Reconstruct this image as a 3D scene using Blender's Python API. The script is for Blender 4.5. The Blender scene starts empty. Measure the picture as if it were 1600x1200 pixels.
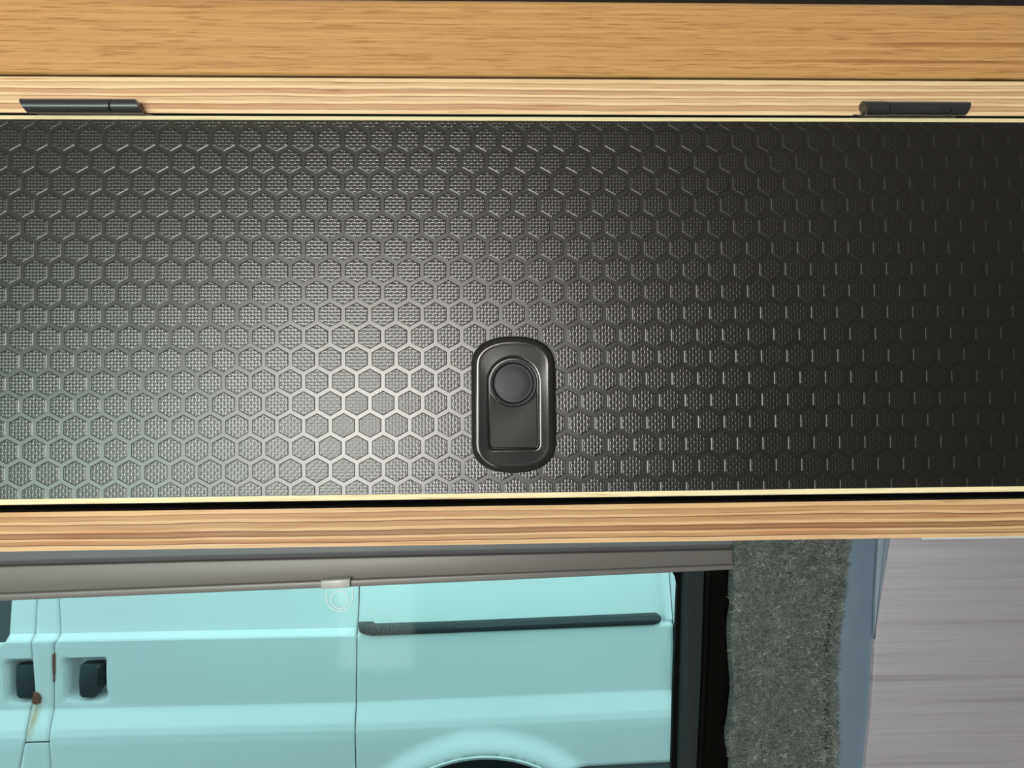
import bpy, bmesh, math, random
from mathutils import Vector, Matrix, noise as mnoise
random.seed(7)
scene = bpy.context.scene
C = scene.collection

# ------------------------------------------------------------------ camera
F = 1155.6                       # focal length in pixels of the 1600 x 1200 frame
YAW, PITCH, ROLL = 0.0320, -0.0260, 0.0091
CAM = Vector((0.0, -0.325, 1.45))
fwd = Vector((math.sin(YAW) * math.cos(PITCH), math.cos(YAW) * math.cos(PITCH), -math.sin(PITCH)))
r0 = Vector((math.cos(YAW), -math.sin(YAW), 0)); u0 = r0.cross(fwd)
rgt = r0 * math.cos(ROLL) - u0 * math.sin(ROLL)
up = u0 * math.cos(ROLL) + r0 * math.sin(ROLL)
cd = bpy.data.cameras.new('camera'); cam = bpy.data.objects.new('camera', cd); C.objects.link(cam)
cd.sensor_width = 36; cd.lens = F / 1600 * 36; cd.clip_start = 0.02; cd.clip_end = 200
m = Matrix((rgt, up, -fwd)).transposed().to_4x4(); m.translation = CAM
cam.matrix_world = m
scene.camera = cam

def ray(px, py):
    return (fwd + rgt * ((px - 800) / F) - up * ((py - 600) / F))
def at(px, py, Y):               # the point of the upright plane y = Y seen at that pixel
    d = ray(px, py); return CAM + d * ((Y - CAM.y) / d.y)
def on_plane(px, py, p0, n):
    d = ray(px, py); return CAM + d * ((p0 - CAM).dot(n) / d.dot(n))

# ------------------------------------------------------------------ light
vs = scene.view_settings
vs.view_transform = 'Standard'; vs.look = 'None'; vs.gamma = 1; vs.use_curve_mapping = False
vs.exposure = 0.0
w = bpy.data.worlds.new('sky'); scene.world = w; w.use_nodes = True
bg = w.node_tree.nodes['Background']
bg.inputs[0].default_value = (0.90, 0.96, 1.0, 1); bg.inputs[1].default_value = 1.95

def area(name, loc, sx, sz, watts, col, rotx=90):
    l = bpy.data.lights.new(name, 'AREA'); l.shape = 'RECTANGLE'; l.size = sx; l.size_y = sz
    l.energy = watts; l.color = col
    o = bpy.data.objects.new(name, l); C.objects.link(o); o.location = loc
    o.rotation_euler = (math.radians(rotx), 0, 0)
    return o
# daylight standing in the open side door and behind the tinted window of the opposite wall
area('daylight_doorway_sky', (-0.25, -1.80, 1.42), 1.10, 0.60, 52, (1.0, 0.96, 0.90))
area('daylight_doorway_ground', (-0.25, -1.80, 0.59), 1.10, 1.06, 30, (1.0, 0.95, 0.88))
area('daylight_window', (-1.20, -1.80, 1.18), 0.95, 0.75, 17, (0.72, 1.0, 0.86))

# ------------------------------------------------------------------ materials
class N:
    def __init__(s, name):
        s.m = bpy.data.materials.new(name); s.m.use_nodes = True
        s.t = s.m.node_tree; s.b = s.t.nodes['Principled BSDF']
    def n(s, typ, **kw):
        x = s.t.nodes.new(typ)
        for k, v in kw.items(): setattr(x, k, v)
        return x
    def l(s, a, b): s.t.links.new(a, b)
    def math(s, op, a, b=None, c=None):
        x = s.n('ShaderNodeMath', operation=op)
        for i, v in enumerate((a, b, c)):
            if v is None: continue
            if isinstance(v, (int, float)): x.inputs[i].default_value = v
            else: s.l(v, x.inputs[i])
        return x.outputs[0]
    def coords(s, kind='Object', scale=(1, 1, 1), loc=(0, 0, 0)):
        tc = s.n('ShaderNodeTexCoord'); mp = s.n('ShaderNodeMapping')
        mp.inputs['Scale'].default_value = scale; mp.inputs['Location'].default_value = loc
        s.l(tc.outputs[kind], mp.inputs[0]); return mp.outputs[0]
    def noise(s, vec, scale=5, detail=3, rough=0.5, dist=0):
        x = s.n('ShaderNodeTexNoise'); x.inputs['Scale'].default_value = scale
        x.inputs['Detail'].default_value = detail; x.inputs['Roughness'].default_value = rough
        x.inputs['Distortion'].default_value = dist
        s.l(vec, x.inputs['Vector']); return x.outputs['Fac']
    def ramp(s, fac, stops, interp='LINEAR'):
        x = s.n('ShaderNodeValToRGB'); e = x.color_ramp.elements; x.color_ramp.interpolation = interp
        while len(e) < len(stops): e.new(0.5)
        for i, (p, c) in enumerate(stops):
            e[i].position = p; e[i].color = (c[0], c[1], c[2], 1)
        s.l(fac, x.inputs[0]); return x.outputs[0]
    def mix(s, fac, a, b, mode='MIX'):
        x = s.n('ShaderNodeMix', data_type='RGBA', blend_type=mode)
        for i, v in ((0, fac), (6, a), (7, b)):
            if isinstance(v, (int, float)): x.inputs[i].default_value = v
            elif isinstance(v, tuple): x.inputs[i].default_value = (*v, 1)
            else: s.l(v, x.inputs[i])
        return x.outputs[2]
    def bump(s, h, strength=0.3, dist=0.001):
        x = s.n('ShaderNodeBump'); x.inputs['Strength'].default_value = strength
        x.inputs['Distance'].default_value = dist; s.l(h, x.inputs['Height'])
        s.l(x.outputs[0], s.b.inputs['Normal']); return x
    def set(s, col=None, rough=None, metal=None, spec=None, coat=None):
        if col is not None:
            if isinstance(col, tuple): s.b.inputs['Base Color'].default_value = (*col, 1)
            else: s.l(col, s.b.inputs['Base Color'])
        if rough is not None:
            if isinstance(rough, (int, float)): s.b.inputs['Roughness'].default_value = rough
            else: s.l(rough, s.b.inputs['Roughness'])
        if metal is not None: s.b.inputs['Metallic'].default_value = metal
        if spec is not None: s.b.inputs['Specular IOR Level'].default_value = spec
        if coat is not None: s.b.inputs['Coat Weight'].default_value = coat
        return s

def srgb(r, g, b):
    f = lambda c: (c / 255 / 12.92) if c <= 10 else ((c / 255 + 0.055) / 1.055) ** 2.4
    return (f(r), f(g), f(b))

def plain(name, col, rough=0.5, metal=0, spec=0.5, noise_amt=0.0, nscale=60, bump=0.0, bscale=400):
    k = N(name)
    if noise_amt:
        v = k.coords(); nf = k.noise(v, nscale, 4)
        c = k.ramp(nf, [(0.3, tuple(x * (1 - noise_amt) for x in col)), (0.7, tuple(min(1, x * (1 + noise_amt)) for x in col))])
        k.set(c)
    else: k.set(col)
    if bump: k.bump(k.noise(k.coords(), bscale, 2), bump, 0.0004)
    return k.set(None, rough, metal, spec).m

def plywood(name, z0, h, tones, seed, knots=0.5):
    """veneers run along x: bands over the board's height, warped by a slow noise"""
    k = N(name)
    tc = k.n('ShaderNodeTexCoord'); sep = k.n('ShaderNodeSeparateXYZ'); k.l(tc.outputs['Object'], sep.inputs[0])
    slow = k.noise(k.coords(scale=(9, 30, 60), loc=(seed, 0, 0)), 1.0, 2, 0.5)
    slow2 = k.noise(k.coords(scale=(30, 30, 120), loc=(seed * 3, 2, 0)), 1.0, 2, 0.5)
    t = k.math('MULTIPLY', k.math('SUBTRACT', sep.outputs[2], z0), 1 / h)
    t = k.math('ADD', t, k.math('MULTIPLY', k.math('SUBTRACT', slow, 0.5), 0.14))
    t = k.math('ADD', t, k.math('MULTIPLY', k.math('SUBTRACT', slow2, 0.5), 0.06))
    base = k.ramp(t, tones)
    g = k.noise(k.coords(scale=(28, 60, 2600), loc=(seed, 0, 3)), 1.0, 4, 0.6)
    base = k.mix(1.0, base, k.ramp(g, [(0.25, (0.62, 0.52, 0.42)), (0.5, (1, 1, 1)), (0.75, (1.0, 0.97, 0.94))]), 'MULTIPLY')
    d = k.noise(k.coords(scale=(14, 20, 420), loc=(seed * 5, 1, 1)), 1.0, 5, 0.65)
    base = k.mix(1.0, base, k.ramp(d, [(0.30, (0.60, 0.44, 0.34)), (0.37, (0.92, 0.86, 0.80)), (0.46, (1, 1, 1))]), 'MULTIPLY')
    v = k.noise(k.coords(scale=(6, 8, 260), loc=(seed * 2, 4, 1)), 1.0, 2, 0.5)
    base = k.mix(k.ramp(v, [(0.55, (0, 0, 0)), (0.72, (knots,) * 3)]), base, k.mix(1.0, base, (0.80, 0.58, 0.46), 'MULTIPLY'))
    k.set(base, 0.55, 0, 0.35); k.bump(g, 0.25, 0.0003)
    return k.m

def wood(name, light, dark, seed=0, fx=5, fz=900, rough=0.38, tint=0.5):
    k = N(name)
    g = k.noise(k.coords(scale=(fx, fx, fz), loc=(seed, 0, 0)), 1.0, 5, 0.6, 0.3)
    c = k.ramp(g, [(0.28, dark), (0.5, tuple((a + b) / 2 for a, b in zip(light, dark))), (0.68, light)])
    p = k.noise(k.coords(scale=(fx * 12, 50, fz * 2.4), loc=(seed, 5, 0)), 1.0, 3, 0.5)
    c = k.mix(1.0, c, k.ramp(p, [(0.30, (0.66, 0.58, 0.50)), (0.47, (1, 1, 1))]), 'MULTIPLY')
    s = k.noise(k.coords(scale=(2.2, 9, fz * .28), loc=(seed * 2, 1, 0)), 1.0, 2, 0.4)
    c = k.mix(1.0, c, k.ramp(s, [(0.29, (0.74, 0.66, 0.58)), (0.335, (1, 1, 1))]), 'MULTIPLY')
    k.set(c, rough, 0, 0.4); k.bump(p, 0.12, 0.0003); return k.m

M = {}
M['black_film'] = N('black_phenolic_film').set((0.012, 0.0115, 0.0105), 0.285, 0, 0.75).m
M['film_rim'] = N('black_film_rim').set((0.012, 0.0115, 0.0105), 0.31, 0, 0.6).m
k = N('black_woven_film')                               # fine basket weave pressed into every hexagon
tc = k.n('ShaderNodeTexCoord'); sep = k.n('ShaderNodeSeparateXYZ'); k.l(tc.outputs['UV'], sep.inputs[0])
P = math.pi / 1.42
sx = k.math('SINE', k.math('MULTIPLY', sep.outputs[0], P)); sy = k.math('SINE', k.math('MULTIPLY', sep.outputs[1], P))
s_ = k.math('MULTIPLY', k.math('MULTIPLY', sx, sy), 0.45)
hA = k.math('MULTIPLY', k.math('ABSOLUTE', sy), k.math('ADD', s_, 0.55))
hB = k.math('MULTIPLY', k.math('ABSOLUTE', sx), k.math('SUBTRACT', 0.55, s_))
k.bump(k.math('MAXIMUM', hA, hB), 0.52, 0.00018)
M['weave'] = k.set((0.012, 0.0115, 0.0105), 0.285, 0, 0.75).m

M['plastic'] = plain('glossy_dark_plastic', (0.022, 0.022, 0.023), 0.11, 0, 0.52)
M['plastic_matt'] = plain('satin_dark_plastic', (0.036, 0.036, 0.036), 0.55, 0, 0.2, 0, 0, 0.1, 3000)
M['plastic_button'] = plain('button_plastic', (0.016, 0.019, 0.023), 0.48, 0, 0.4, 0, 0, 0.08, 3000)
M['hinge'] = plain('black_painted_steel', (0.030, 0.031, 0.033), 0.30, 0, 0.8, 0.15, 300)
M['hinge_leaf'] = plain('worn_steel_leaf', (0.06, 0.058, 0.055), 0.4, 0.4, 0.5, 0.3, 300)
M['edge'] = plywood('birch_edge', 0, 1, [(0, srgb(255, 244, 200)), (1, srgb(255, 244, 200))], 11, 0.05)
M['trim'] = wood('honey_laminate', srgb(213, 166, 108), srgb(187, 139, 86), 3, 5, 620)
M['dark_inside'] = plain('dark_board_face', (0.012, 0.011, 0.010), 0.7)
M['ceiling'] = plain('beige_headlining', (0.42, 0.35, 0.26), 0.9, 0, 0.2, 0.2, 200)
M['shadow_recess'] = plain('painted_shadow_brown', (0.020, 0.013, 0.009), 0.9, 0, 0.2, 0.2, 200)  # shade above the wood trim, put into the colour
M['wall'] = plain('grey_lining', (0.22, 0.21, 0.20), 0.8, 0, 0.3, 0.1, 40)
M['floor'] = plain('grey_vinyl', (0.16, 0.15, 0.14), 0.6, 0, 0.4, 0.15, 20)
M['cassette'] = plain('grey_aluminium_paint', srgb(116, 113, 110), 0.45, 0.15, 0.5, 0.03, 900, 0.06, 2500)
M['cassette_lip'] = plain('grey_aluminium_lip', srgb(116, 121, 124), 0.4, 0.2, 0.5, 0.03, 700)
M['bar'] = plain('grey_blind_bar', srgb(122, 119, 117), 0.38, 0.1, 0.5)
M['groove'] = plain('dark_groove', srgb(70, 68, 72), 0.6)
M['clip'] = plain('pale_grey_plastic', srgb(182, 182, 178), 0.25, 0, 0.5)
M['frit'] = plain('black_window_band', (0.0025, 0.0025, 0.0025), 0.6, 0, 0.04)
M['jamb'] = plain('dark_grey_jamb', srgb(42, 48, 50), 0.7, 0, 0.08, 0.05, 300)
M['void'] = plain('black_rubber_seal', (0.004, 0.0033, 0.0028), 0.85, 0, 0.03, 0.2, 300)
M['bluegrey'] = plain('blue_grey_edging', srgb(104, 122, 138), 0.34, 0, 0.5, 0.04, 60)
M['bluegrey_pale'] = plain('pale_blue_grey_bevel', srgb(128, 143, 156), 0.34, 0, 0.5)
k = N('grey_lilac_wood_grain')
g = k.noise(k.coords(scale=(3.5, 3.5, 190), loc=(2, 0, 0)), 1.0, 3, 0.5, 0.4)
c = k.ramp(g, [(0.30, srgb(140, 136, 144)), (0.38, srgb(153, 149, 157)), (0.7, srgb(161, 157, 166))])
f2 = k.noise(k.coords(scale=(16, 16, 1500), loc=(1, 0, 0)), 1.0, 4, 0.6)
c = k.mix(1.0, c, k.ramp(f2, [(0.3, (0.90, 0.89, 0.88)), (0.6, (1, 1, 1))]), 'MULTIPLY')
M['lilac'] = k.set(c, 0.42, 0, 0.4).m; k.bump(f2, 0.08, 0.0003)
M['white_line'] = plain('plain_white', srgb(220, 224, 226), 0.4)

k = N('grey_felt_backing')
nf = k.noise(k.coords(), 420, 4, 0.7)
k.set(k.ramp(nf, [(0.3, srgb(52, 58, 58)), (0.7, srgb(108, 113, 110))]), 0.95, 0, 0.1); k.bump(nf, 0.8, 0.002)
M['felt'] = k.m
k = N('grey_felt_fibre')
at_ = k.n('ShaderNodeAttribute', attribute_name='tone')
k.set(k.ramp(at_.outputs['Fac'], [(0, srgb(50, 56, 56)), (0.6, srgb(114, 121, 118)), (1, srgb(178, 184, 178))]), 0.9, 0, 0.15)
M['fibre'] = k.m

def glass(name, tint, fres=1.0, rough=0.0):
    k = N(name); t = k.t; t.nodes.remove(k.b)
    tr = k.n('ShaderNodeBsdfTransparent'); tr.inputs[0].default_value = (*tint, 1)
    gl = k.n('ShaderNodeBsdfGlossy'); gl.inputs['Roughness'].default_value = rough
    fr = k.n('ShaderNodeFresnel'); fr.inputs[0].default_value = 1.45
    mx = k.n('ShaderNodeMixShader')
    k.l(k.math('MULTIPLY', fr.outputs[0], fres), mx.inputs[0]); k.l(tr.outputs[0], mx.inputs[1]); k.l(gl.outputs[0], mx.inputs[2])
    k.l(mx.outputs[0], t.nodes['Material Output'].inputs[0]); return k.m
M['tint_glass'] = glass('green_tinted_glass', (0.705, 0.925, 0.905), 0.14, 0.05)
M['clear'] = glass('clear_plastic', (0.96, 0.985, 0.985), 0.35, 0.1)
M['clear_rim'] = N('clear_plastic_rim').set((0.85, 0.97, 0.97), 0.2, 0, 0.6).m
M['van_white'] = plain('white_van_paint', (0.80, 0.82, 0.82), 0.32, 0, 0.35, 0.015, 6)
M['van_black'] = plain('black_van_plastic', srgb(46, 52, 54), 0.45, 0, 0.4, 0.1, 60)
M['van_gap'] = plain('dark_body_gap', (0.02, 0.025, 0.03), 0.7)
M['van_glass'] = plain('dark_van_glass', (0.01, 0.014, 0.015), 0.06, 0, 0.6)
M['tyre'] = plain('tyre_rubber', (0.02, 0.02, 0.021), 0.8, 0, 0.2, 0.2, 40)
M['rim'] = plain('steel_wheel', (0.35, 0.35, 0.35), 0.4, 0.6)
M['bumper'] = plain('grey_bumper', srgb(98, 104, 106), 0.6)
M['rust'] = plain('rust', srgb(128, 84, 68), 0.85, 0, 0.2, 0.4, 150)
M['ground'] = plain('asphalt', (0.17, 0.17, 0.165), 0.9, 0, 0.2, 0.25, 3)

# ------------------------------------------------------------------ mesh helpers
def link(name, me, mat, parent=None):
    o = bpy.data.objects.new(name, me); C.objects.link(o)
    if mat is not None and not me.materials: me.materials.append(mat)
    if parent is not None: o.parent = parent
    return o
def mesh(name, v, f, mat, parent=None, smooth=False, recalc=True):
    me = bpy.data.meshes.new(name); me.from_pydata([tuple(p) for p in v], [], f)
    if recalc:
        bm = bmesh.new(); bm.from_mesh(me); bmesh.ops.recalc_face_normals(bm, faces=bm.faces); bm.to_mesh(me); bm.free()
    if smooth:
        me.polygons.foreach_set('use_smooth', [True] * len(me.polygons))
        try: me.set_sharp_from_angle(angle=math.radians(32))
        except Exception: pass
    me.update(); return link(name, me, mat, parent)
def tag(o, label, cat, group=None, kind=None):
    o['label'] = label; o['category'] = cat
    if group: o['group'] = group
    if kind: o['kind'] = kind
    return o
def empty(name, loc):
    o = bpy.data.objects.new(name, None); C.objects.link(o); o.location = loc; o.empty_display_size = 0.05
    return o
def box(name, lo, hi, mat, parent=None, bevel=0.0, seg=2):
    bm = bmesh.new(); bmesh.ops.create_cube(bm, size=1)
    lo, hi = Vector(lo), Vector(hi)
    for v in bm.verts: v.co = Vector([(lo[i] + hi[i]) / 2 + v.co[i] * (hi[i] - lo[i]) for i in range(3)])
    if bevel: bmesh.ops.bevel(bm, geom=bm.edges[:], offset=bevel, segments=seg, affect='EDGES', profile=0.5)
    me = bpy.data.meshes.new(name); bm.to_mesh(me); bm.free()
    if bevel:
        me.polygons.foreach_set('use_smooth', [True] * len(me.polygons)); me.set_sharp_from_angle(angle=math.radians(40))
    return link(name, me, mat, parent)
def extrude_poly(name, pts, vec, mat, parent=None, bevel=0.0, seg=2):
    """polygon (3D points) given thickness along vec; bevels the front rim"""
    n = len(pts); v = [Vector(p) for p in pts] + [Vector(p) + Vector(vec) for p in pts]
    f = [list(range(n)), list(range(2 * n - 1, n - 1, -1))] + [[i, (i + 1) % n, n + (i + 1) % n, n + i] for i in range(n)]
    me = bpy.data.meshes.new(name); me.from_pydata([tuple(p) for p in v], [], f)
    bm = bmesh.new(); bm.from_mesh(me); bmesh.ops.recalc_face_normals(bm, faces=bm.faces)
    if bevel:
        bm.verts.ensure_lookup_table()
        front = set(range(n)); es = [e for e in bm.edges if e.verts[0].index in front and e.verts[1].index in front]
        bmesh.ops.bevel(bm, geom=es, offset=bevel, segments=seg, affect='EDGES', profile=0.5)
    bm.to_mesh(me); bm.free()
    if bevel:
        me.polygons.foreach_set('use_smooth', [True] * len(me.polygons)); me.set_sharp_from_angle(angle=math.radians(50))
    return link(name, me, mat, parent)

# ================================================================== the overhead cabinet
PX = 0.325 / F                                # metres per pixel on the door's face
def zavg(pl, pr, Y=0.0):                      # height of a level line seen at the left and right borders
    return (at(0, pl, Y).z + at(1600, pr, Y).z) / 2
Zt1, Zt0 = zavg(119.5, 124), zavg(176, 178)   # top board
Zd1, Zf1 = zavg(179.3, 183.2), zavg(186.3, 191)    # door: chamfer top, face top
Zf0, Zd0 = zavg(781.6, 758.7), zavg(790.3, 767.6)
Zb1, Zb0 = zavg(802, 779.5), zavg(864, 837.5)
XL, XR = -0.62, 0.70                          # cabinet
DL, DR = -0.285, 0.300                        # door
cab = empty('overhead_cabinet', (0, 0.1, Zb0))
tag(cab, 'overhead cabinet of plywood with a black hexagon-pattern flap door between pale ply edges', 'cabinet')
cab_inv = Matrix.Translation(-cab.location)
def fix(o, par):                              # keep world placement under an offset parent
    o.matrix_parent_inverse = Matrix.Translation(-par.matrix_basis.translation if par.parent is None else -par.location)
    return o
def tones(cols):
    """list of (relative thickness, colour) -> ramp stops with soft borders"""
    tot = sum(c[0] for c in cols); s = []; a = 0.0
    for i, (wd, c) in enumerate(cols):
        b = a + wd / tot
        s.append((a + 0.006, c)); s.append((b - 0.006, c)); a = b
    return s[:32]
pale, mid, tan, brn = srgb(242, 212, 170), srgb(222, 186, 148), srgb(208, 167, 130), srgb(172, 130, 98)
top_t = tones([(1.5, pale), (.25, brn), (1.6, tan), (.3, brn), (1, pale), (1.5, mid), (.3, brn), (.9, pale), (1.5, tan), (.3, brn), (1, pale), (1.2, mid), (.25, brn), (1.6, pale)])
b1, b2, b3, b4 = srgb(220, 184, 140), srgb(190, 149, 109), srgb(163, 120, 86), srgb(120, 81, 58)
bot_t = tones([(1.5, b1), (.3, b4), (1.2, b2), (.8, b1), (.3, b4), (1.3, b3), (.35, b4), (1.0, b1), (1.6, b2), (.3, b4), (.9, b1), (1.5, b2), (.3, b3), (1.6, b1)])
top_t = [(p, c) for p, c in top_t]; 
M['ply_top'] = plywood('plywood_edge_light', Zt0, Zt1 - Zt0, top_t, 1.7, 0.35)
M['ply_bot'] = plywood('plywood_edge_tan', Zb0, Zb1 - Zb0, bot_t, 4.3, 0.9)
FY = 0.0012
def board(name, lo, hi, mat):
    o = fix(box(name, lo, hi, mat, cab), cab); o.data.materials.append(M['dark_inside'])
    for p in o.data.polygons:
        if abs(p.normal.z) > .7: p.material_index = 1
    return o
board('top_board', (XL, FY, Zt0), (XR, 0.20, Zt1), M['ply_top'])
board('bottom_board', (XL, FY, Zb0), (XR, 0.175, Zb1), M['ply_bot'])
o = box('back_board', (XL, 0.178, Zb0), (XR, 0.190, Zt0 - 0.0005), M['dark_inside'], cab); fix(o, cab)
for a, b in ((XL, XL + 0.012), (DL - 0.02, DL - 0.004), (DR + 0.004, DR + 0.02), (XR - 0.012, XR)):
    o = box('divider_board', (a, FY + 0.001, Zb1 + 0.0002), (b, 0.177, Zt0 - 0.0002), M['dark_inside'], cab); fix(o, cab)

# door slab: 12 mm, black film on the face, chamfered pale edges
def door_slab():
    ys, c = 0.012, 0.0011
    prof = [(ys, Zd0), (c, Zd0), (0.0, Zf0), (0.0, Zf1), (c, Zd1), (ys, Zd1)]
    v = []; nx = 2
    for x in (DL, DR):
        for y, z in prof: v.append((x, y, z))
    n = len(prof)
    f = [[i, (i + 1) % n, n + (i + 1) % n, n + i] for i in range(n)] + [list(range(n)), list(range(2 * n - 1, n - 1, -1))]
    o = mesh('door', v, f, None, cab)
    me = o.data; me.materials.append(M['black_film']); me.materials.append(M['edge'])
    for p in me.polygons:
        cy = sum(me.vertices[i].co.y for i in p.vertices) / len(p.vertices)
        p.material_index = 0 if cy < 1e-5 or cy > ys - 1e-5 else 1
    return o
door = fix(door_slab(), cab)
door['label'] = 'black flap door pressed with woven hexagons, pale chamfered edges'

# hexagons: pitch and phase measured on the photograph
PXX, PZZ = 40.85 * PX, 34.45 * PX
c0 = at(536.75, 665, 0.0)
HW, HV = 35.2 * PX / 2, 38.8 * PX / 2          # half width, half height over the points
HB, HH = 0.00042, 0.00010                      # bevel width, height of the pads
def hexpts(sx_, sz_):
    return [(0, sz_), (sx_, sz_ * .5), (sx_, -sz_ * .5), (0, -sz_), (-sx_, -sz_ * .5), (-sx_, sz_ * .5)]
def clip(poly, zlo, zhi):
    for sgn, lim in ((1, zlo), (-1, -zhi)):
        out = []
        for i, p in enumerate(poly):
            q = poly[(i + 1) % len(poly)]
            a, b = sgn * p[1] - lim, sgn * q[1] - lim
            if a >= 0: out.append(p)
            if (a >= 0) != (b >= 0):
                t = a / (a - b); out.append((p[0] + t * (q[0] - p[0]), p[1] + t * (q[1] - p[1])))
        poly = out
        if len(poly) < 3: return []
    return poly
def hexgeo(poly, shrink=HB):
    """raised pad: base ring on the film, bevelled rim, flat top; returns verts, faces (local)"""
    cx = sum(p[0] for p in poly) / len(poly); cz = sum(p[1] for p in poly) / len(poly)
    n = len(poly); r = max(math.hypot(p[0] - cx, p[1] - cz) for p in poly)
    s = max(0.4, 1 - shrink / r * 1.1)
    v = [(p[0], 0.0, p[1]) for p in poly] + [(cx + (p[0] - cx) * s, -HH, cz + (p[1] - cz) * s) for p in poly]
    f = [list(range(n, 2 * n))] + [[i, (i + 1) % n, n + (i + 1) % n, n + i] for i in range(n)]
    return v, f
def hexmesh(name, v, f, uvs):
    me = bpy.data.meshes.new(name); me.from_pydata(v, [], f)
    bm = bmesh.new(); bm.from_mesh(me); bmesh.ops.recalc_face_normals(bm, faces=bm.faces)
    bm.faces.ensure_lookup_table()
    if sum(p.normal.y for p in bm.faces) > 0: bmesh.ops.reverse_faces(bm, faces=bm.faces[:])
    uv = bm.loops.layers.uv.new('UVMap')
    for p in bm.faces:
        for lp in p.loops: lp[uv].uv = uvs[lp.vert.index]
    bm.to_mesh(me); bm.free(); me.materials.append(M['weave']); me.materials.append(M['film_rim'])
    for p in me.polygons: p.material_index = 0 if p.normal.y < -0.99 else 1
    return me
lat = at(802, 632, 0.0)                        # latch centre
cells = []
for j in range(-16, 20):
    z = c0.z - j * PZZ
    if z - HV > Zf1 or z + HV < Zf0: continue
    for i in range(-45, 45):
        x = c0.x + (i + (0.5 if j % 2 else 0)) * PXX
        if x - HW < DL or x + HW > DR: continue
        if abs(x - lat.x) < 44 * PX and abs(z - lat.z) < 78 * PX: continue
        cells.append((x, z))
full = hexpts(HW, HV); V0, F0 = hexgeo(full)
ME_HEX = hexmesh('hexagon', V0, F0, [(p[0] * 1000, p[2] * 1000) for p in V0])
def pxof(p):
    d = Vector(p) - CAM; zc = d.dot(fwd); return (800 + F * d.dot(rgt) / zc, 600 - F * d.dot(up) / zc, zc)
def rank(c):
    q = pxof((c[0], 0, c[1]))
    whole = c[1] + HV < Zf1 and c[1] - HV > Zf0 and 20 < q[0] < 1580
    return (0 if whole else 1, q[2])
cells.sort(key=rank)
for x, z in cells[:300]:
    o = bpy.data.objects.new('hexagon', ME_HEX); C.objects.link(o); o.parent = door; o.location = (x, 0, z)
vv, ff, uu = [], [], []
for x, z in cells[300:]:
    poly = clip([(p[0], p[1] + z) for p in full], Zf0 + 0.0002, Zf1 - 0.0002)
    if len(poly) < 3: continue
    if max(p[1] for p in poly) - min(p[1] for p in poly) < 0.0012: continue
    v, f = hexgeo(poly); b = len(vv)
    vv += [(p[0] + x, p[1], p[2]) for p in v]; ff += [[q + b for q in g] for g in f]
    uu += [(p[0] * 1000, (p[2] - z) * 1000) for p in v]
o = bpy.data.objects.new('hexagon_field', hexmesh('hexagon_field', vv, ff, uu)); C.objects.link(o); o.parent = door; o['kind'] = 'stuff'

# push-lock latch
NA = 144
angs = [2 * math.pi * i / NA for i in range(NA)]
def rad(fn):
    out = []
    for a in angs:
        lo, hi = 0.0, 200.0
        for _ in range(40):
            md = (lo + hi) / 2
            if fn(md * math.cos(a), md * math.sin(a)): lo = md
            else: hi = md
        out.append((lo * math.cos(a), lo * math.sin(a)))
    return out
def outer(s):
    a, b, c = 65.3 - s, 46.5 - s, 59.5
    def fn(x, y):
        return (abs(x) / a) ** 2.35 + (max(0, abs(y) - c) / b) ** 2.35 <= 1
    return rad(fn)
def slot(s):
    hw, top, bot, cr = 38.5 + s, 72.5 + s, -68.5 - s, 7 + s
    cy = top - hw
    def fn(x, y):
        if abs(x) > hw or y < bot: return False
        if y > cy: return math.hypot(x, y - cy) <= hw
        if y < bot + cr and abs(x) > hw - cr: return math.hypot(abs(x) - hw + cr, y - bot - cr) <= cr
        return True
    return rad(fn)
rings = [(outer(0), 0), (outer(0), 8), (outer(1.2), 12), (outer(4), 16.5), (outer(8), 18.6), (outer(10), 18.9), (outer(12.5), 18.7), (outer(16), 18.6),
         (slot(3.6), 18.2), (slot(1.8), 18.2), (slot(.8), 17.6), (slot(0), 16), (slot(0), 4)]
v = []; f = []
for pts, h in rings: v += [(lat.x + p[0] * PX, -h * PX, lat.z + p[1] * PX) for p in pts]
for r in range(len(rings) - 1):
    for i in range(NA): f.append([r * NA + i, r * NA + (i + 1) % NA, (r + 1) * NA + (i + 1) % NA, (r + 1) * NA + i])
f.append([(len(rings) - 1) * NA + i for i in range(NA)])
o = mesh('latch_bezel', v, f, M['plastic'], door, smooth=True); o['label'] = 'glossy dark plastic latch surround with keyhole-shaped recess'
bz = 33.0                                        # button centre above the latch centre
pts = []
R_ = 36.6
hw = 36.6; a0 = math.asin(min(1, 15.0 / R_))
top_y = bz - 15.5
n = 26
half = math.atan2(math.sqrt(max(0, R_ ** 2 - 15.5 ** 2)), 15.5)
for i in range(n + 1):
    a = -half + 2 * half * i / n
    pts.append((R_ * math.sin(a) * hw / (R_ * math.sin(half)), bz - R_ * math.cos(a)))
for cxn, a1, a2 in ((hw - 6, 0, -90), (-hw + 6, -90, -180)):
    for i in range(7):
        a = math.radians(a1 + (a2 - a1) * i / 6); pts.append((cxn + 6 * math.cos(a), -66.5 + 6 + 6 * math.sin(a)))
o = extrude_poly('latch_slide', [(lat.x + p[0] * PX, -15.6 * PX, lat.z + p[1] * PX) for p in pts], (0, 11 * PX, 0), M['plastic_matt'], door, 1.3 * PX, 2)
o['label'] = 'satin dark sliding plate below the round button'
prof = [(36, 5), (36, 8.6), (35, 9.4), (33, 9.2), (31, 7.2), (29.6, 5.4), (28.2, 5.2), (26, 5.8), (14, 6.2), (0, 6.4)]
v = []; f = []; nb = 64
for r, h in prof[:-1]:
    v += [(lat.x + r * PX * math.cos(2 * math.pi * i / nb), -h * PX, lat.z + (bz + r * math.sin(2 * math.pi * i / nb)) * PX) for i in range(nb)]
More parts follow.
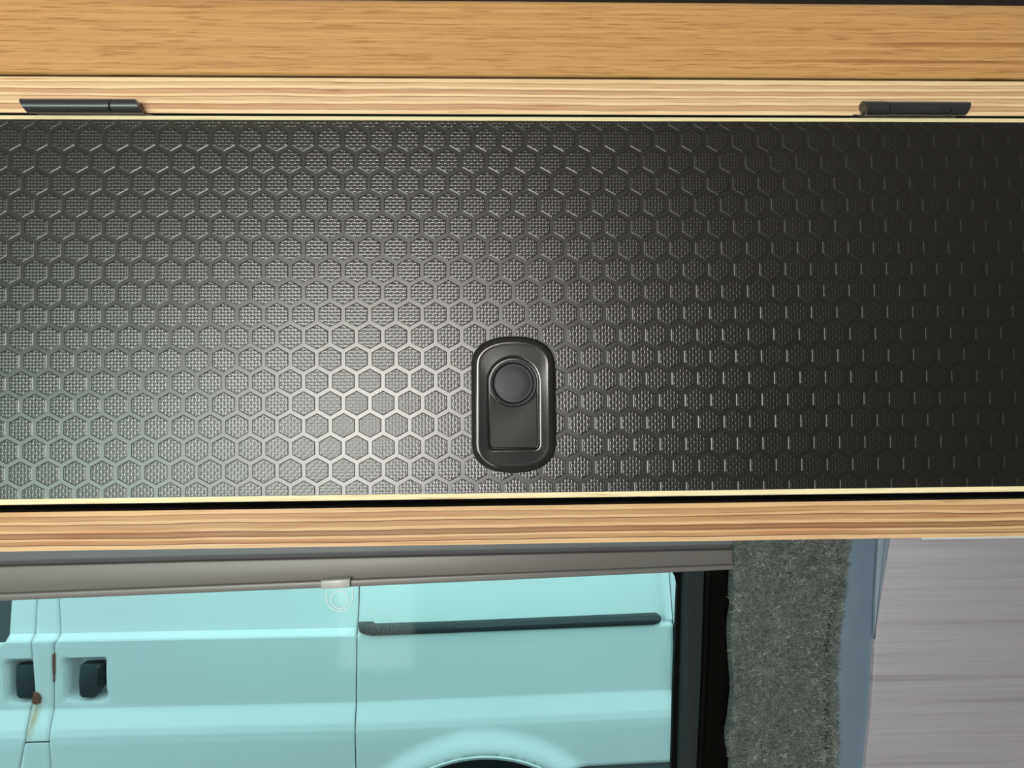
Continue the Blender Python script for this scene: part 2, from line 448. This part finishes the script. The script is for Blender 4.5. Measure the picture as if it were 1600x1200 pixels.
for q in range(len(prof) - 2):
    for i in range(nb): f.append([q * nb + i, q * nb + (i + 1) % nb, (q + 1) * nb + (i + 1) % nb, (q + 1) * nb + i])
v.append((lat.x, -prof[-1][1] * PX, lat.z + bz * PX))
f += [[(len(prof) - 2) * nb + i, (len(prof) - 2) * nb + (i + 1) % nb, len(v) - 1] for i in range(nb)]
o = mesh('latch_button', v, f, M['plastic_button'], door, smooth=True, recalc=False); o['label'] = 'round dished black push button'
bm = bmesh.new(); bm.from_mesh(o.data); bmesh.ops.recalc_face_normals(bm, faces=bm.faces)
if sum(p.normal.y * p.calc_area() for p in bm.faces) > 0: bmesh.ops.reverse_faces(bm, faces=bm.faces[:])
bm.to_mesh(o.data); bm.free()

# hinges: sheared barrel in two knuckles over a thin leaf
def knuckle(x0, x1, yc, zc, r, sh0, sh1, parent, cap=0.0003):
    n = 28; rows = [(x0, .86 * r, sh0), (x0 + cap, r, sh0), (x1 - cap, r, sh1), (x1, .86 * r, sh1)]
    v = []; f = []
    for x, rr, sh in rows:
        for i in range(n):
            a = 2 * math.pi * i / n
            v.append((x + sh * math.sin(a), yc + rr * math.cos(a), zc + rr * math.sin(a)))
    for q in range(3):
        for i in range(n): f.append([q * n + i, q * n + (i + 1) % n, (q + 1) * n + (i + 1) % n, (q + 1) * n + i])
    f += [list(range(n)), list(range(4 * n - 1, 3 * n - 1, -1))]
    return mesh('knuckle', v, f, M['hinge'], parent, smooth=True)
def hinge(pa, pb, ysp, sh, label):
    ym = (pa[1] + pb[1]) / 2
    A, B = at(pa[0], pa[1], -0.003), at(pb[0], pb[1], -0.003)
    zc = (A.z + B.z) / 2; r = 0.0030; yc = -0.0024
    zl = (Zt0 + Zd1) / 2
    lf = [(A.x + .004, zl - .0005), (B.x + (.004 if sh > 0 else -.004), zl - .0005), (B.x - .003, zl + .0006), (A.x + (.004 if sh > 0 else -.003), zl + .0006)]
    leaf = extrude_poly('hinge', [(x, -0.0002, z) for x, z in lf], (0, 0.012, 0), M['hinge_leaf'], cab, 0.0002, 1); fix(leaf, cab)
    leaf['label'] = label
    xs = [A.x] + [at(q, ym, -0.003).x for q in ysp] + [B.x]
    for i in range(len(xs) - 1):
        knuckle(xs[i] + .00012, xs[i + 1] - .00012, yc, zc, r * (1.04 if (sh < 0 and i == 0) else 1), -abs(sh) if i == 0 and sh > 0 else sh * .35, -abs(sh) if sh > 0 and i == len(xs) - 2 else -sh * .35 if i == len(xs) - 2 else sh * .35, leaf)
    return leaf
hinge((35.5, 165), (218.5, 165), (175,), 0.0014, 'black hinge with sheared ends, grey sheen along its barrel')
hinge((1349, 167), (1513, 171), (1386, 1481), -0.0024, 'black hinge of three knuckles set above a dark gap')

# wood trim above the cabinet
yb = 0.0065
zt0, zt1 = zavg(115.3, 122.5, yb), zavg(-7, 9, yb + .003)
v = []; f = []; pr = []
pr.append((yb + 0.03, zt0)); pr.append((yb + .0006, zt0)); pr.append((yb, zt0 + .0006))
rr = 0.0050
pr.append((yb + .0004, (zt0 + zt1) / 2))
for i in range(9):
    a = math.radians(90 * i / 8); pr.append((yb + rr - rr * math.cos(a), zt1 - rr + rr * math.sin(a)))
pr.append((yb + .03, zt1))
n = len(pr)
for x in (-1.2, 1.2): v += [(x, y, z) for y, z in pr]
f = [[i, (i + 1) % n, n + (i + 1) % n, n + i] for i in range(n)] + [list(range(n)), list(range(2 * n - 1, n - 1, -1))]
o = mesh('trim_1', v, f, M['trim'], None, smooth=True)
tag(o, 'honey-coloured wood grain trim board running along the top of the cabinet', 'trim', None, 'structure')

o2 = box('shadow_filler', (-1.2, yb + .004, Zt1 + .0001), (1.2, yb + .028, zt0 - .0001), M['dark_inside'], o)  # dark filler added to draw the shadow line under the trim
o = box('shadow_gap_strip', (-1.2, yb + .012, zt1 + .0002), (1.2, 0.30, 1.73), M['shadow_recess'])  # near-black box put in for the shade above the trim
tag(o, 'dark filler strip standing for the shadow gap between the wood trim and the ceiling', 'trim', None, 'structure')

# ================================================================== the leaning wall behind: window, blind, carpet, panel
LEAN = 0.09
Zw = 1.33
wn = Vector((0, -1, -LEAN)).normalized()         # towards the room; lower parts lie farther away
def wp(px, py, depth=0.0):                       # depth > 0: behind the wall face
    return on_plane(px, py, Vector((0, 0.205, Zw)) - wn * depth, wn)
def longer(l):                                   # pieces that run on past the frame: up behind the cabinet, down the wall
    l = list(l)
    (xa, ya), (xb, yb_) = l[-2], l[-1]
    if yb_ == 1330: l.append((xb + (xb - xa) / (yb_ - ya) * 400, 1730))
    (xa, ya), (xb, yb_) = l[0], l[1]
    if ya == 780: l.insert(0, (xa - (xb - xa) / (yb_ - ya) * 90, 690))
    return l
def strip(name, left, right, depth, thick, mat, parent=None, bevel=0.0, seg=2):
    left, right = longer(left), longer(right)
    pts = [wp(x, y, depth) for x, y in left] + [wp(x, y, depth) for x, y in reversed(right)]
    return extrude_poly(name, pts, -wn * thick, mat, parent, bevel, seg)
def band(name, topl, botl, depth, thick, mat, parent=None, bevel=0.0, seg=2):
    return strip(name, topl, botl, depth, thick, mat, parent, bevel, seg)

# glass and its surround
win = strip('window_1', [(1061, 700), (1059, 905), (1053, 1060), (1046, 1330)], [(1077, 700), (1075, 905), (1068, 1060), (1061, 1330)], 0.050, 0.006, M['frit'])
tag(win, 'green tinted van window with a black edge band beside the carpeted pillar', 'window', None, 'structure')
g = strip('glass_pane', [(-700, 650), (-700, 1800)], [(1070, 650), (1052, 1800)], 0.0535, 0.004, M['tint_glass'], win)
o = strip('corner_band', [(1045, 880), (1050, 893), (1056, 903), (1059, 920)], [(1064, 880), (1064, 893), (1064, 903), (1064, 920)], 0.0508, 0.004, M['frit'], win)
o = strip('jamb_strip', [(1073, 780), (1066.5, 1060), (1059, 1330)], [(1109, 780), (1099, 1060), (1086, 1330)], 0.040, 0.012, M['jamb'], win, 0.0008)
o = strip('seal', [(1106, 780), (1097, 1060), (1084, 1330)], [(1120, 780), (1111, 1060), (1099, 1330)], 0.036, 0.016, M['frit'], win, 0.002)
o = strip('seal_back', [(1117, 780), (1108, 1060), (1096, 1330)], [(1200, 780), (1200, 1060), (1200, 1330)], 0.030, 0.022, M['void'], win, 0.001)

# pleated cassette blind drawn up under the cabinet
A_ = [(-260, 890.5), (0, 884.3), (300, 876.5), (600, 869.8), (1149, 858)]
B_ = [(-260, 938.5), (0, 928), (300, 916), (520, 907), (800, 896), (1149, 882.5)]
C_ = [(-260, 950.5), (0, 939.5), (300, 927.5), (520, 918.5), (800, 906.5), (1149, 890.5)]
def sh(l, d): return [(x, y + d) for x, y in l]
blind = empty('window_blind', wp(400, 800, 0.0))
tag(blind, 'grey cassette window blind rolled up below the plywood cabinet, clear pull tab on its bar', 'blind')
def bl(o): return fix(o, blind)
bl(band('cassette', sh(A_, 1.0), sh(B_, .6), 0.006, 0.020, M['cassette'], blind, 0.0008))
bl(band('cassette_lip', sh(A_, -170), sh(A_, -5), 0.002, 0.024, M['cassette_lip'], blind, 0.0022, 3))
bl(band('groove', sh(A_, -7), sh(A_, 2.5), 0.010, 0.014, M['groove'], blind))
bl(band('bottom_bar', B_, C_, 0.0035, 0.016, M['bar'], blind, 0.0010, 2))
bl(band('clip', [(500.5, 907.5), (524, 905.8), (547, 904.6)], [(501, 921), (524, 920), (546.5, 918.4)], 0.0005, 0.006, M['clip'], blind, 0.0010, 2))
def tab():
    D = 0.006; out = [(509, 919), (551.5, 917.5)]
    for i in range(21):
        a = math.radians(0 + 180 * i / 20); out.append((530.6 + 22.0 * math.cos(a), 934 + 22 * math.sin(a)))
    t = extrude_poly('pull_tab', [wp(x, y, D) for x, y in out], -wn * 0.0016, M['clear'], blind, 0.0004); bl(t)
    def tube(path, r, name, closed):
        v = []; f = []; n = 8; L = len(path)
        P3 = [wp(x, y, D - 0.0002) for x, y in path]
        for i, p in enumerate(P3):
            q = P3[(i + 1) % L] if closed else P3[min(i + 1, L - 1)]; pp = P3[(i - 1) % L] if closed else P3[max(i - 1, 0)]
            t_ = (q - pp).normalized(); s_ = t_.cross(wn).normalized()
            for k_ in range(n):
                a = 2 * math.pi * k_ / n; v.append(p + s_ * r * math.cos(a) + wn * r * math.sin(a))
        for i in range(L if closed else L - 1):
            for k_ in range(n):
                i2 = (i + 1) % L; f.append([i * n + k_, i * n + (k_ + 1) % n, i2 * n + (k_ + 1) % n, i2 * n + k_])
        o = mesh(name, v, f, M['clear_rim'], t, smooth=True); return o
    tube([(510, 922), (510, 930)] + [(530.6 - 20.6 * math.cos(math.radians(q * 9)), 934 + 20.6 * math.sin(math.radians(q * 9))) for q in range(21)] + [(551.2, 930), (551.2, 921)], 0.00042, 'tab_rim', False)
    tube([(530.6 + 13.6 * math.cos(math.radians(q * 12)), 937 + 13.6 * math.sin(math.radians(q * 12))) for q in range(30)], 0.00042, 'tab_ring', True)
tab()

# carpet lining on the pillar
Lc = [(1148, 780), (1147.5, 845), (1149, 870), (1147, 905), (1145.5, 935), (1148, 950), (1144, 975), (1143, 1000), (1145, 1030), (1147, 1060), (1149, 1085), (1146, 1110), (1144, 1130), (1140, 1150), (1139.5, 1166), (1143, 1185), (1146, 1200), (1144, 1240), (1142, 1330)]
Rc = [(1329, 780), (1325, 840), (1321, 880), (1317, 920), (1313, 960), (1307, 1000), (1306, 1040), (1303, 1075), (1306, 1100), (1305, 1140), (1306, 1180), (1304, 1210), (1300, 1330)]
Rm = [(x - 15 * min(1, max(0, (y - 850) / 90)), y) for x, y in Rc]
carpet = strip('carpet_strip', Lc, Rm, 0.0, 0.012, M['felt'], None, 0.003, 3)
tag(carpet, 'fuzzy grey felt carpet lining on the pillar beside the window', 'carpet')
Rs = [(x - 15 - (y - 780) * 0.006, y) for x, y in Rc]
o = strip('carpet_fold', [(x - 12, y) for x, y in Rc], [(x + 1.5 + 2.0 * math.sin(y * .09), y) for x, y in Rc], 0.0036, 0.012, M['felt'], carpet, 0.002)
def interp(l, y):
    for (xa, ya), (xb, yb_) in zip(l, l[1:]):
        if ya <= y <= yb_: return xa + (xb - xa) * (y - ya) / (yb_ - ya)
    return l[-1][0]
v = []; f = []; tn = []
rnd = random.Random(3)
ux = Vector((1, 0, 0)); uz = ux.cross(wn).normalized()
for q in range(32000):
    y = rnd.uniform(815, 1290); xl, xr = interp(Lc, y), interp(Rc, y)
    t = rnd.random(); e = rnd.random()
    if e < 0.10: t = rnd.uniform(-.008, .03)
    elif e < 0.16: t = rnd.uniform(.97, 1.01)
    x = xl + (xr - xl) * t
    seam = abs((x - (interp(Rs, y))) )
    xm = interp(Rm, y)
    if y > 900 and xm - 1 < x < xm + 7 and rnd.random() < .93: continue
    p = wp(x, y, 0.0003 if x < xm + 2 else 0.0037)
    a = rnd.uniform(0, 2 * math.pi) if rnd.random() < .55 else rnd.gauss(-0.7, .5)
    L = rnd.uniform(.0016, .0060); wd = rnd.uniform(.00008, .00024)
    d1 = (ux * math.cos(a) + uz * math.sin(a)); a2 = a + rnd.gauss(0, .9); d2 = ux * math.cos(a2) + uz * math.sin(a2)
    s = d1.cross(wn) * wd; h = rnd.uniform(.0002, .0015)
    p1 = p + d1 * L * .5 + wn * h; p2 = p1 + d2 * L * .5 + wn * (h * rnd.uniform(-.5, .5))
    b = len(v); v += [p - s, p + s, p1 - s, p1 + s, p2]
    f += [[b, b + 1, b + 3, b + 2], [b + 2, b + 3, b + 4]]
    cl = mnoise.noise(Vector((x * .11, y * .11, 0))) * .5 + mnoise.noise(Vector((x * .035, y * .03, 5))) * .35
    tt = min(1, max(0, rnd.gauss(.47 + .55 * cl, .16))); tn += [tt] * 5
o = mesh('carpet_pile', v, f, M['fibre'], carpet, recalc=False); o['kind'] = 'stuff'
o.data.attributes.new('tone', 'FLOAT', 'POINT').data.foreach_set('value', tn)

# grey wood-grain board with blue-grey edging, right of the carpet
pan = strip('wall_panel', [(1384, 780), (1388, 845), (1367, 990), (1361.5, 1100), (1352, 1200), (1340, 1330)], [(2300, 780), (2300, 845), (2300, 990), (2300, 1100), (2300, 1200), (2300, 1330)], 0.0012, 0.013, M['lilac'], None, 0.0004, 1)
tag(pan, 'grey lilac wood grain board with a blue-grey edge beside the carpeted pillar', 'panel')
strip('edge_trim', [(1327, 780), (1324, 840), (1309, 1000), (1303, 1100), (1303, 1200), (1298, 1330)], [(1394, 780), (1390, 845), (1369, 990), (1363, 1100), (1354, 1200), (1342, 1330)], 0.0052, 0.012, M['bluegrey'], pan, 0.0006)
strip('edge_bevel', [(1376, 780), (1373, 845), (1368, 930), (1366, 1000)], [(1394, 780), (1391, 845), (1377, 930), (1367, 1000)], 0.0002, 0.003, M['bluegrey_pale'], pan, 0.0006)
strip('white_line', [(1440, 839.5), (1440, 843)], [(2300, 826), (2300, 831)], -0.001, 0.002, M['white_line'], pan)  # thin white strip across the top of the board

# the wall itself, with the window opening left free
def wallquad(name, px, depth=0.0125, thick=0.03): return strip(name, px[0], px[1], depth, thick, M['wall'], None)
wl_, wr_ = wp(-620, 900, .06), wp(1180, 900, .06)
vv = []; ff = []
def wallbox(x0, x1, z0, z1):
    b = len(vv)
    for d in (0.062, 0.092):
        for x, z in ((x0, z0), (x1, z0), (x1, z1), (x0, z1)):
            y = 0.205 + LEAN * (Zw - z) + d
            vv.append((x, y, z))
    ff.extend([[b + q for q in g] for g in ([0, 1, 2, 3], [7, 6, 5, 4], [0, 4, 5, 1], [1, 5, 6, 2], [2, 6, 7, 3], [3, 7, 4, 0])])
XA, XB = wl_.x, wp(1085, 1050, .06).x
wallbox(-1.6, XA, 0, 1.72); wallbox(XB, 1.5, 0, 1.72); wallbox(XA, XB, 1.37, 1.72); wallbox(XA, XB, 0, 0.92)
o = mesh('wall_back', vv, ff, M['wall']); tag(o, 'grey lined van side wall around the window', 'wall', None, 'structure')

# ================================================================== the rest of the van's shell, behind the camera
o = box('ceiling', (-1.6, -1.75, 1.70), (1.5, 0.004, 1.73), M['ceiling']); tag(o, 'beige headlining over the van interior', 'ceiling', None, 'structure')
o = box('floor', (-1.6, -1.75, -0.03), (1.5, 0.42, 0.0), M['floor']); tag(o, 'grey vinyl floor of the camper van', 'floor', None, 'structure')
o = box('wall_left', (-1.63, -1.75, 0), (-1.6, 0.30, 1.70), M['wall']); tag(o, 'grey lined partition closing the van to the left', 'wall', None, 'structure')
o = box('wall_right', (1.5, -1.75, 0), (1.53, 0.30, 1.70), M['wall']); tag(o, 'grey lined partition closing the van to the right', 'wall', None, 'structure')
vv = []; ff = []
def fr(poly):
    b = len(vv); n = len(poly)
    for y in (-1.75, -1.72):
        for x, z in poly: vv.append((x, y, z))
    ff.append([b + i for i in range(n)]); ff.append([b + n + i for i in reversed(range(n))])
    for i in range(n): ff.append([b + i, b + (i + 1) % n, b + n + (i + 1) % n, b + n + i])
fr([(-1.6, 0), (-.72, 0), (-.72, .88), (-1.6, .88)]); fr([(-1.6, 1.48), (-.72, 1.48), (-.72, 1.7), (-1.6, 1.7)])
fr([(-1.6, .88), (-1.52, .88), (-1.52, 1.48), (-1.6, 1.48)]); fr([(-.72, 0), (-.56, 0), (-.56, 1.7), (-.72, 1.7)])
fr([(-.56, 1.66), (.09, 1.66), (.12, 1.70), (-.56, 1.70)])
fr([(-.28, 0), (1.5, 0), (1.5, 1.7), (.12, 1.7), (-.28, 1.14)])  # slanted edge added to cut the doorway light diagonally on the cabinet door
o = mesh('wall_front', vv, ff, M['wall']); tag(o, 'unseen grey lined side wall opposite the cabinet, its door opening slanted to shape the daylight', 'wall', None, 'structure')

# ================================================================== outside: ground and the white van
o = box('ground', (-14, -12, -0.70), (14, 16, -0.62), M['ground']); tag(o, 'grey asphalt ground between the two vans', 'ground', None, 'structure')

VY = 1.90
xb_ = at(559, 1050, VY).x
def planY(x):
    return VY + (0.050 * (x - xb_) if x > xb_ else 0.0) + (0.30 * max(0, x - (xb_ + 1.02)) ** 1.5)
def zpx(px, py): return at(px, py, VY).z
zC0, zC1, zC2 = zpx(320, 998.5), zpx(320, 1107), zpx(320, 1142.5)
PROF = [(2.2, .60), (1.50, .20), (1.15, .075), (zC0 + .016, .030), (zC0 + .001, .012), (zC0 - .005, .010), (zC1 + .002, .028), (zC1 - .003, .028), (zC2 + .012, .002), (zC2 - .008, -.003), (zC2 - .03, -.004), (zC2 - .25, .004), (-.35, .02)]
def prof_(z):
    for (za, ya), (zb, yb__) in zip(PROF, PROF[1:]):
        if zb <= z <= za: return yb__ + (ya - yb__) * (z - zb) / (za - zb)
    return PROF[0][1] if z > PROF[0][0] else PROF[-1][1]
def vsurf(x, z): return planY(x) + prof_(z)
def vp(px, py):
    y = VY
    for _ in range(12):
        p = at(px, py, y); y = vsurf(p.x, p.z)
    return at(px, py, y)
van = empty('white_van', (0, VY + 0.9, -0.62))
tag(van, 'white panel van with black door handles and sliding door rail, parked outside the window', 'van')
def vn(o): return fix(o, van)
def line(pxs):                                   # polyline (pixels, top to bottom) -> x as a function of z
    pts = sorted([(vp(x, y).z, vp(x, y).x) for x, y in pxs])
    def fn(z):
        if z <= pts[0][0]: return pts[0][1]
        if z >= pts[-1][0]: return pts[-1][1]
        for (za, xa), (zb, xb) in zip(pts, pts[1:]):
            if za <= z <= zb: return xa + (xb - xa) * (z - za) / max(1e-9, zb - za)
    return fn
G1 = line([(60, 900), (58, 938), (54.5, 1080), (48, 1110), (40, 1155), (31, 1200), (25, 1240)])
G2 = line([(95, 900), (92.5, 940), (90.5, 1000), (85, 1009), (84.5, 1108), (78, 1140), (79.5, 1200), (80, 1240)])
G3 = line([(562, 900), (557.5, 1010), (556.5, 1090), (557, 1240)])
G4 = line([(1041, 870), (1044, 896), (1049, 960), (1053, 1010), (1054, 1100)])
def smooth(e0, e1, x):
    t = min(1, max(0, (x - e0) / (e1 - e0))); return t * t * (3 - 2 * t)
def boxmask(x, z, x0, x1, z0, z1, s):
    return smooth(x0, x0 + s, x) * (1 - smooth(x1 - s, x1, x)) * smooth(z0, z0 + s, z) * (1 - smooth(z1 - s, z1, z))
r1a, r1b = vp(6, 1101), vp(56, 1031)              # cab door handle recess
r2a, r2b = vp(97, 1099), vp(165.5, 1028)
def recess(x, z):
    d = 0.0
    for a, b in ((r1a, r1b), (r2a, r2b)):
        mk = smooth(a.x, a.x + .036, x) * (1 - smooth(b.x - .012, b.x, x)) * smooth(a.z, a.z + .020, z) * (1 - smooth(b.z - .012, b.z, z))
        d += .045 * mk
    return d
WC = vp(750, 1177); WR = 0.405; WCZ = WC.z - WR; WCX = WC.x
def flare(x, z):
    r = math.hypot(x - WCX, z - WCZ)
    return -.030 * (1 - smooth(WR + .012, WR + .075, r)) if r < WR + .08 else 0.0
xend = vp(1031, 940).x; zrail = vp(1000, 966).z
def upperstep(x, z):                             # the upper panel is set back; its frame at the rear is proud
    if z > zrail - .005 and x > xend: return -.016 * smooth(xend, xend + .012, x)
    return 0.0
GAP = .0035
def vpanel(name, lf, rf, z0, z1, step, disp, hole=None, dz=.012):
    zs = set([round(z0 + (z1 - z0) * i / max(1, int((z1 - z0) / dz)), 5) for i in range(int((z1 - z0) / dz) + 1)] + [z0, z1])
    for z, _ in PROF:
        if z0 < z < z1: zs.add(z)
    zs = sorted(zs); nx = max(2, int((rf((z0 + z1) / 2) - lf((z0 + z1) / 2)) / step))
    v = []; f = []
    for z in zs:
        a, b = lf(z) + GAP / 2, rf(z) - GAP / 2
        for i in range(nx + 1):
            x = a + (b - a) * i / nx; v.append((x, vsurf(x, z) + disp(x, z), z))
    for j in range(len(zs) - 1):
        for i in range(nx):
            q = [j * (nx + 1) + i, j * (nx + 1) + i + 1, (j + 1) * (nx + 1) + i + 1, (j + 1) * (nx + 1) + i]
            if hole:
                cx = sum(v[t][0] for t in q) / 4; cz = sum(v[t][2] for t in q) / 4
                if hole(cx, cz): continue
            f.append(q)
    o = mesh(name, v, f, M['van_white'], van, smooth=True)
    bm = bmesh.new(); bm.from_mesh(o.data); bm.normal_update()
    if sum(p.normal.y for p in bm.faces) > 0: bmesh.ops.reverse_faces(bm, faces=bm.faces[:])
    bmesh.ops.delete(bm, geom=[q for q in bm.verts if not q.link_faces], context='VERTS')
    bm.to_mesh(o.data); bm.free()
    md = o.modifiers.new('sheet', 'SOLIDIFY'); md.thickness = .012; md.offset = -1
    return vn(o)
ZT, ZB_ = 1.50, -0.20
zero = lambda x, z: 0.0
# cab door window
wa, wb = vp(20.5, 939), vp(9, 1002); zwin = vp(0, 1011).z
def cabhole(x, z):
    if z < zwin or z > 1.28: return False
    lim = wb.x + (wa.x - wb.x) * (z - wb.z) / (wa.z - wb.z)
    if z < wb.z: lim = wb.x - .06 * (1 - (z - zwin) / max(1e-6, wb.z - zwin)) ** 2
    return x < min(lim, wa.x + .03)
o = vpanel('cab_door', lambda z: -2.6, G1, ZB_, ZT, .008, recess, cabhole, .009)
gl = [(-2.4, zwin - .03), (wa.x + .04, zwin - .03), (wa.x + .05, 1.30), (-2.4, 1.30)]
vn(extrude_poly('cab_window', [(x, vsurf(x, z) + .016, z) for x, z in gl], (0, .006, 0), M['van_glass'], van))
zsp = vp(60, 1160).z
o = vpanel('pillar_panel', G1, G2, zsp + .003, ZT, .012, zero)
o = vpanel('sill_panel', G1, G2, ZB_, zsp - .003, .012, zero)
o = vpanel('sliding_door', G2, G3, ZB_, ZT, .0075, recess, None, .009)
hole = lambda x, z: math.hypot(x - WCX, z - WCZ) < WR + .004
zbp = vp(960, 1192.5).z
o = vpanel('rear_quarter', G3, G4, ZB_, ZT, .010, lambda x, z: flare(x, z) + upperstep(x, z), lambda x, z: hole(x, z) or (x > WCX + .1 and z < zbp and math.hypot(x - WCX, z - WCZ) > 0.1 and x > vp(885, 1196).x - .02), .010)
o = vpanel('rear_corner', G4, lambda z: xb_ + 1.30, zbp, ZT, .012, lambda x, z: -.016)
# arch lip
v = []; f = []; n = 96; secs = [(.0, -.031), (.003, -.034), (.006, -.030), (.006, .05), (-.004, .05), (-.008, -.020), (-.005, -.029)]
ns = len(secs)
for i in range(n + 1):
    a = math.radians(-10 + 200 * i / n)
    for dr, dy in secs:
        r = WR + dr; x, z = WCX + r * math.cos(a), WCZ + r * math.sin(a)
        v.append((x, vsurf(x, z) + dy, z))
for i in range(n):
    for q in range(ns): f.append([i * ns + q, i * ns + (q + 1) % ns, (i + 1) * ns + (q + 1) % ns, (i + 1) * ns + q])
vn(mesh('arch_lip', v, f, M['van_white'], van, smooth=True))
# bumper end
bx0 = vp(885, 1196).x
pts = [(bx0 - .02, zbp - .006), (xb_ + 1.30, zbp - .006), (xb_ + 1.30, ZB_), (bx0 - .02, ZB_)]
vn(extrude_poly('bumper', [(x, vsurf(x, zbp) + .004, z) for x, z in pts], (0, .12, 0), M['bumper'], van, .012, 3))
# core of the body behind the panels, roof and far side
def core():
    xs0, xs1 = -2.6, xb_ + 1.28
    v = []; pr = [(VY + .085, -.20), (VY + .085, 0.9), (VY + .16, 1.30), (VY + .30, 1.62), (VY + 1.5, 1.62), (VY + 1.75, 1.2), (VY + 1.85, -.20)]
    n = len(pr)
    for x in (xs0, xs1): v += [(x, y + (.06 if x > 0 else 0), z) for y, z in pr]
    f = [[i, (i + 1) % n, n + (i + 1) % n, n + i] for i in range(n)] + [list(range(n)), list(range(2 * n - 1, n - 1, -1))]
    return mesh('body_core', v, f, M['van_gap'], van)
vn(core())
v = []; pr = [(ZT - .01, VY + .195), (1.62, VY + .30), (1.68, VY + .5), (1.70, VY + .95), (1.68, VY + 1.4), (1.62, VY + 1.6)]
for x in (-2.6, xb_ + 1.28): v += [(x, y, z) for z, y in pr]
n = len(pr); f = [[i, i + 1, n + i + 1, n + i] for i in range(n - 1)]
o = vn(mesh('roof', v, f, M['van_white'], van, smooth=True)); md = o.modifiers.new('sheet', 'SOLIDIFY'); md.thickness = .02
# wheel
def lathe(name, prof, cx, cz, mat, par, n=48):
    v = []; f = []
    for r, y in prof:
        v += [(cx + r * math.cos(2 * math.pi * i / n), y, cz + r * math.sin(2 * math.pi * i / n)) for i in range(n)]
    for q in range(len(prof) - 1):
        for i in range(n): f.append([q * n + i, q * n + (i + 1) % n, (q + 1) * n + (i + 1) % n, (q + 1) * n + i])
    f.append([i for i in range(n)]); f.append([(len(prof) - 1) * n + i for i in reversed(range(n))])
    return mesh(name, v, f, mat, par, smooth=True)
wz = -0.62 + .345; wy = planY(WCX) + .045
tyre = vn(lathe('wheel', [(.19, wy + .01), (.21, wy), (.31, wy + .004), (.335, wy + .02), (.345, wy + .04), (.345, wy + .19), (.335, wy + .21), (.2, wy + .22)], WCX, wz, M['tyre'], van))
lathe('wheel_rim', [(.04, wy + .02), (.07, wy + .02), (.075, wy + .05), (.16, wy + .06), (.19, wy + .012), (.20, wy + .006), (.20, wy + .15)], WCX, wz, M['rim'], tyre)
# black handles
def handle(pxs, sink, label):
    pts = [vp(x, y) for x, y in pxs]; yy = sum(p.y for p in pts) / len(pts) + sink
    P2 = [at(x, y, yy) for x, y in pxs]
    o = vn(extrude_poly('door_handle', P2, (0, .03, 0), M['van_black'], van, .006, 3)); o['label'] = label; return o
handle([(24, 1040), (30, 1038.5), (54, 1038.5), (54, 1087), (47, 1092.5), (30, 1092.5), (25, 1088), (23, 1066)], .004, 'black pull handle on the cab door')
handle([(124, 1040), (128, 1037.5), (155, 1036.5), (158.5, 1040), (158.5, 1073), (146, 1091), (127, 1091), (123, 1086), (122, 1065)], .004, 'black pull handle on the sliding door')
hp = [(150, 1040), (157, 1040), (157, 1072), (151, 1072)]
yy = vp(153, 1055).y + .0025; vn(extrude_poly('handle_grip', [at(x, y, yy) for x, y in hp], (0, .01, 0), M['van_glass'], van, .002))
# sliding door rail
def rail(pl, name, mat, sink, thick, bev):
    v = [vp(x, y) for x, y in pl]
    return vn(extrude_poly(name, [(p.x, planY(p.x) + prof_(zrail) + sink, p.z) for p in v], (0, thick, 0), mat, van, bev, 3))
rail([(562, 971), (583, 970.8), (586, 974), (712, 970), (1024, 957), (1030, 960), (1031, 966), (1028, 972), (1020, 975.5), (712, 988), (582, 993), (570, 990), (563, 985)], 'door_rail', M['van_black'], -.034, .05, .010)
rail([(713, 974), (718, 972.6), (1022, 959.6), (1027, 963), (1026, 967), (718, 981), (713, 979)], 'rail_cover', M['van_black'], -.042, .02, .005)
# rusty striker between the doors and the bleeding stain under it
o = vn(extrude_poly('striker', [(p.x, p.y - .006, p.z) for p in (vp(54, 1080), vp(61, 1083), (vp(65, 1089)), vp(64, 1098), vp(55, 1100), vp(51, 1097))], (0, .012, 0), M['rust'], van, .002))
k = N('white_paint_rust_run')
sp = vp(55, 1104)
tc = k.n('ShaderNodeTexCoord'); sep = k.n('ShaderNodeSeparateXYZ'); k.l(tc.outputs['Object'], sep.inputs[0])
dxx = k.math('ABSOLUTE', k.math('SUBTRACT', k.math('ADD', sep.outputs[0], k.math('MULTIPLY', k.math('SUBTRACT', sp.z, sep.outputs[2]), .12)), sp.x + .006))
across = k.math('SUBTRACT', 1.0, k.math('MULTIPLY', dxx, 55))
down = k.math('SUBTRACT', 1.0, k.math('MULTIPLY', k.math('ABSOLUTE', k.math('SUBTRACT', sep.outputs[2], sp.z - .03)), 11))
msk = k.math('MULTIPLY', k.math('MAXIMUM', across, 0), k.math('MAXIMUM', down, 0))
msk = k.math('MULTIPLY', msk, k.math('ADD', k.noise(k.coords(scale=(60, 60, 12)), 1, 3), .25))
k.set(k.mix(k.math('MINIMUM', msk, .7), (0.80, 0.82, 0.82), srgb(196, 150, 92)), 0.4, 0, .35)
for ob in van.children:
    if ob.name.startswith('pillar_panel'): ob.data.materials.clear(); ob.data.materials.append(k.m)
o = vn(extrude_poly('rust_seam', [(p.x, p.y - .002, p.z) for p in (vp(82.5, 1022), vp(86.5, 1020), vp(86.5, 1048), vp(84.5, 1066), vp(82.5, 1040))], (0, .006, 0), M['rust'], van))
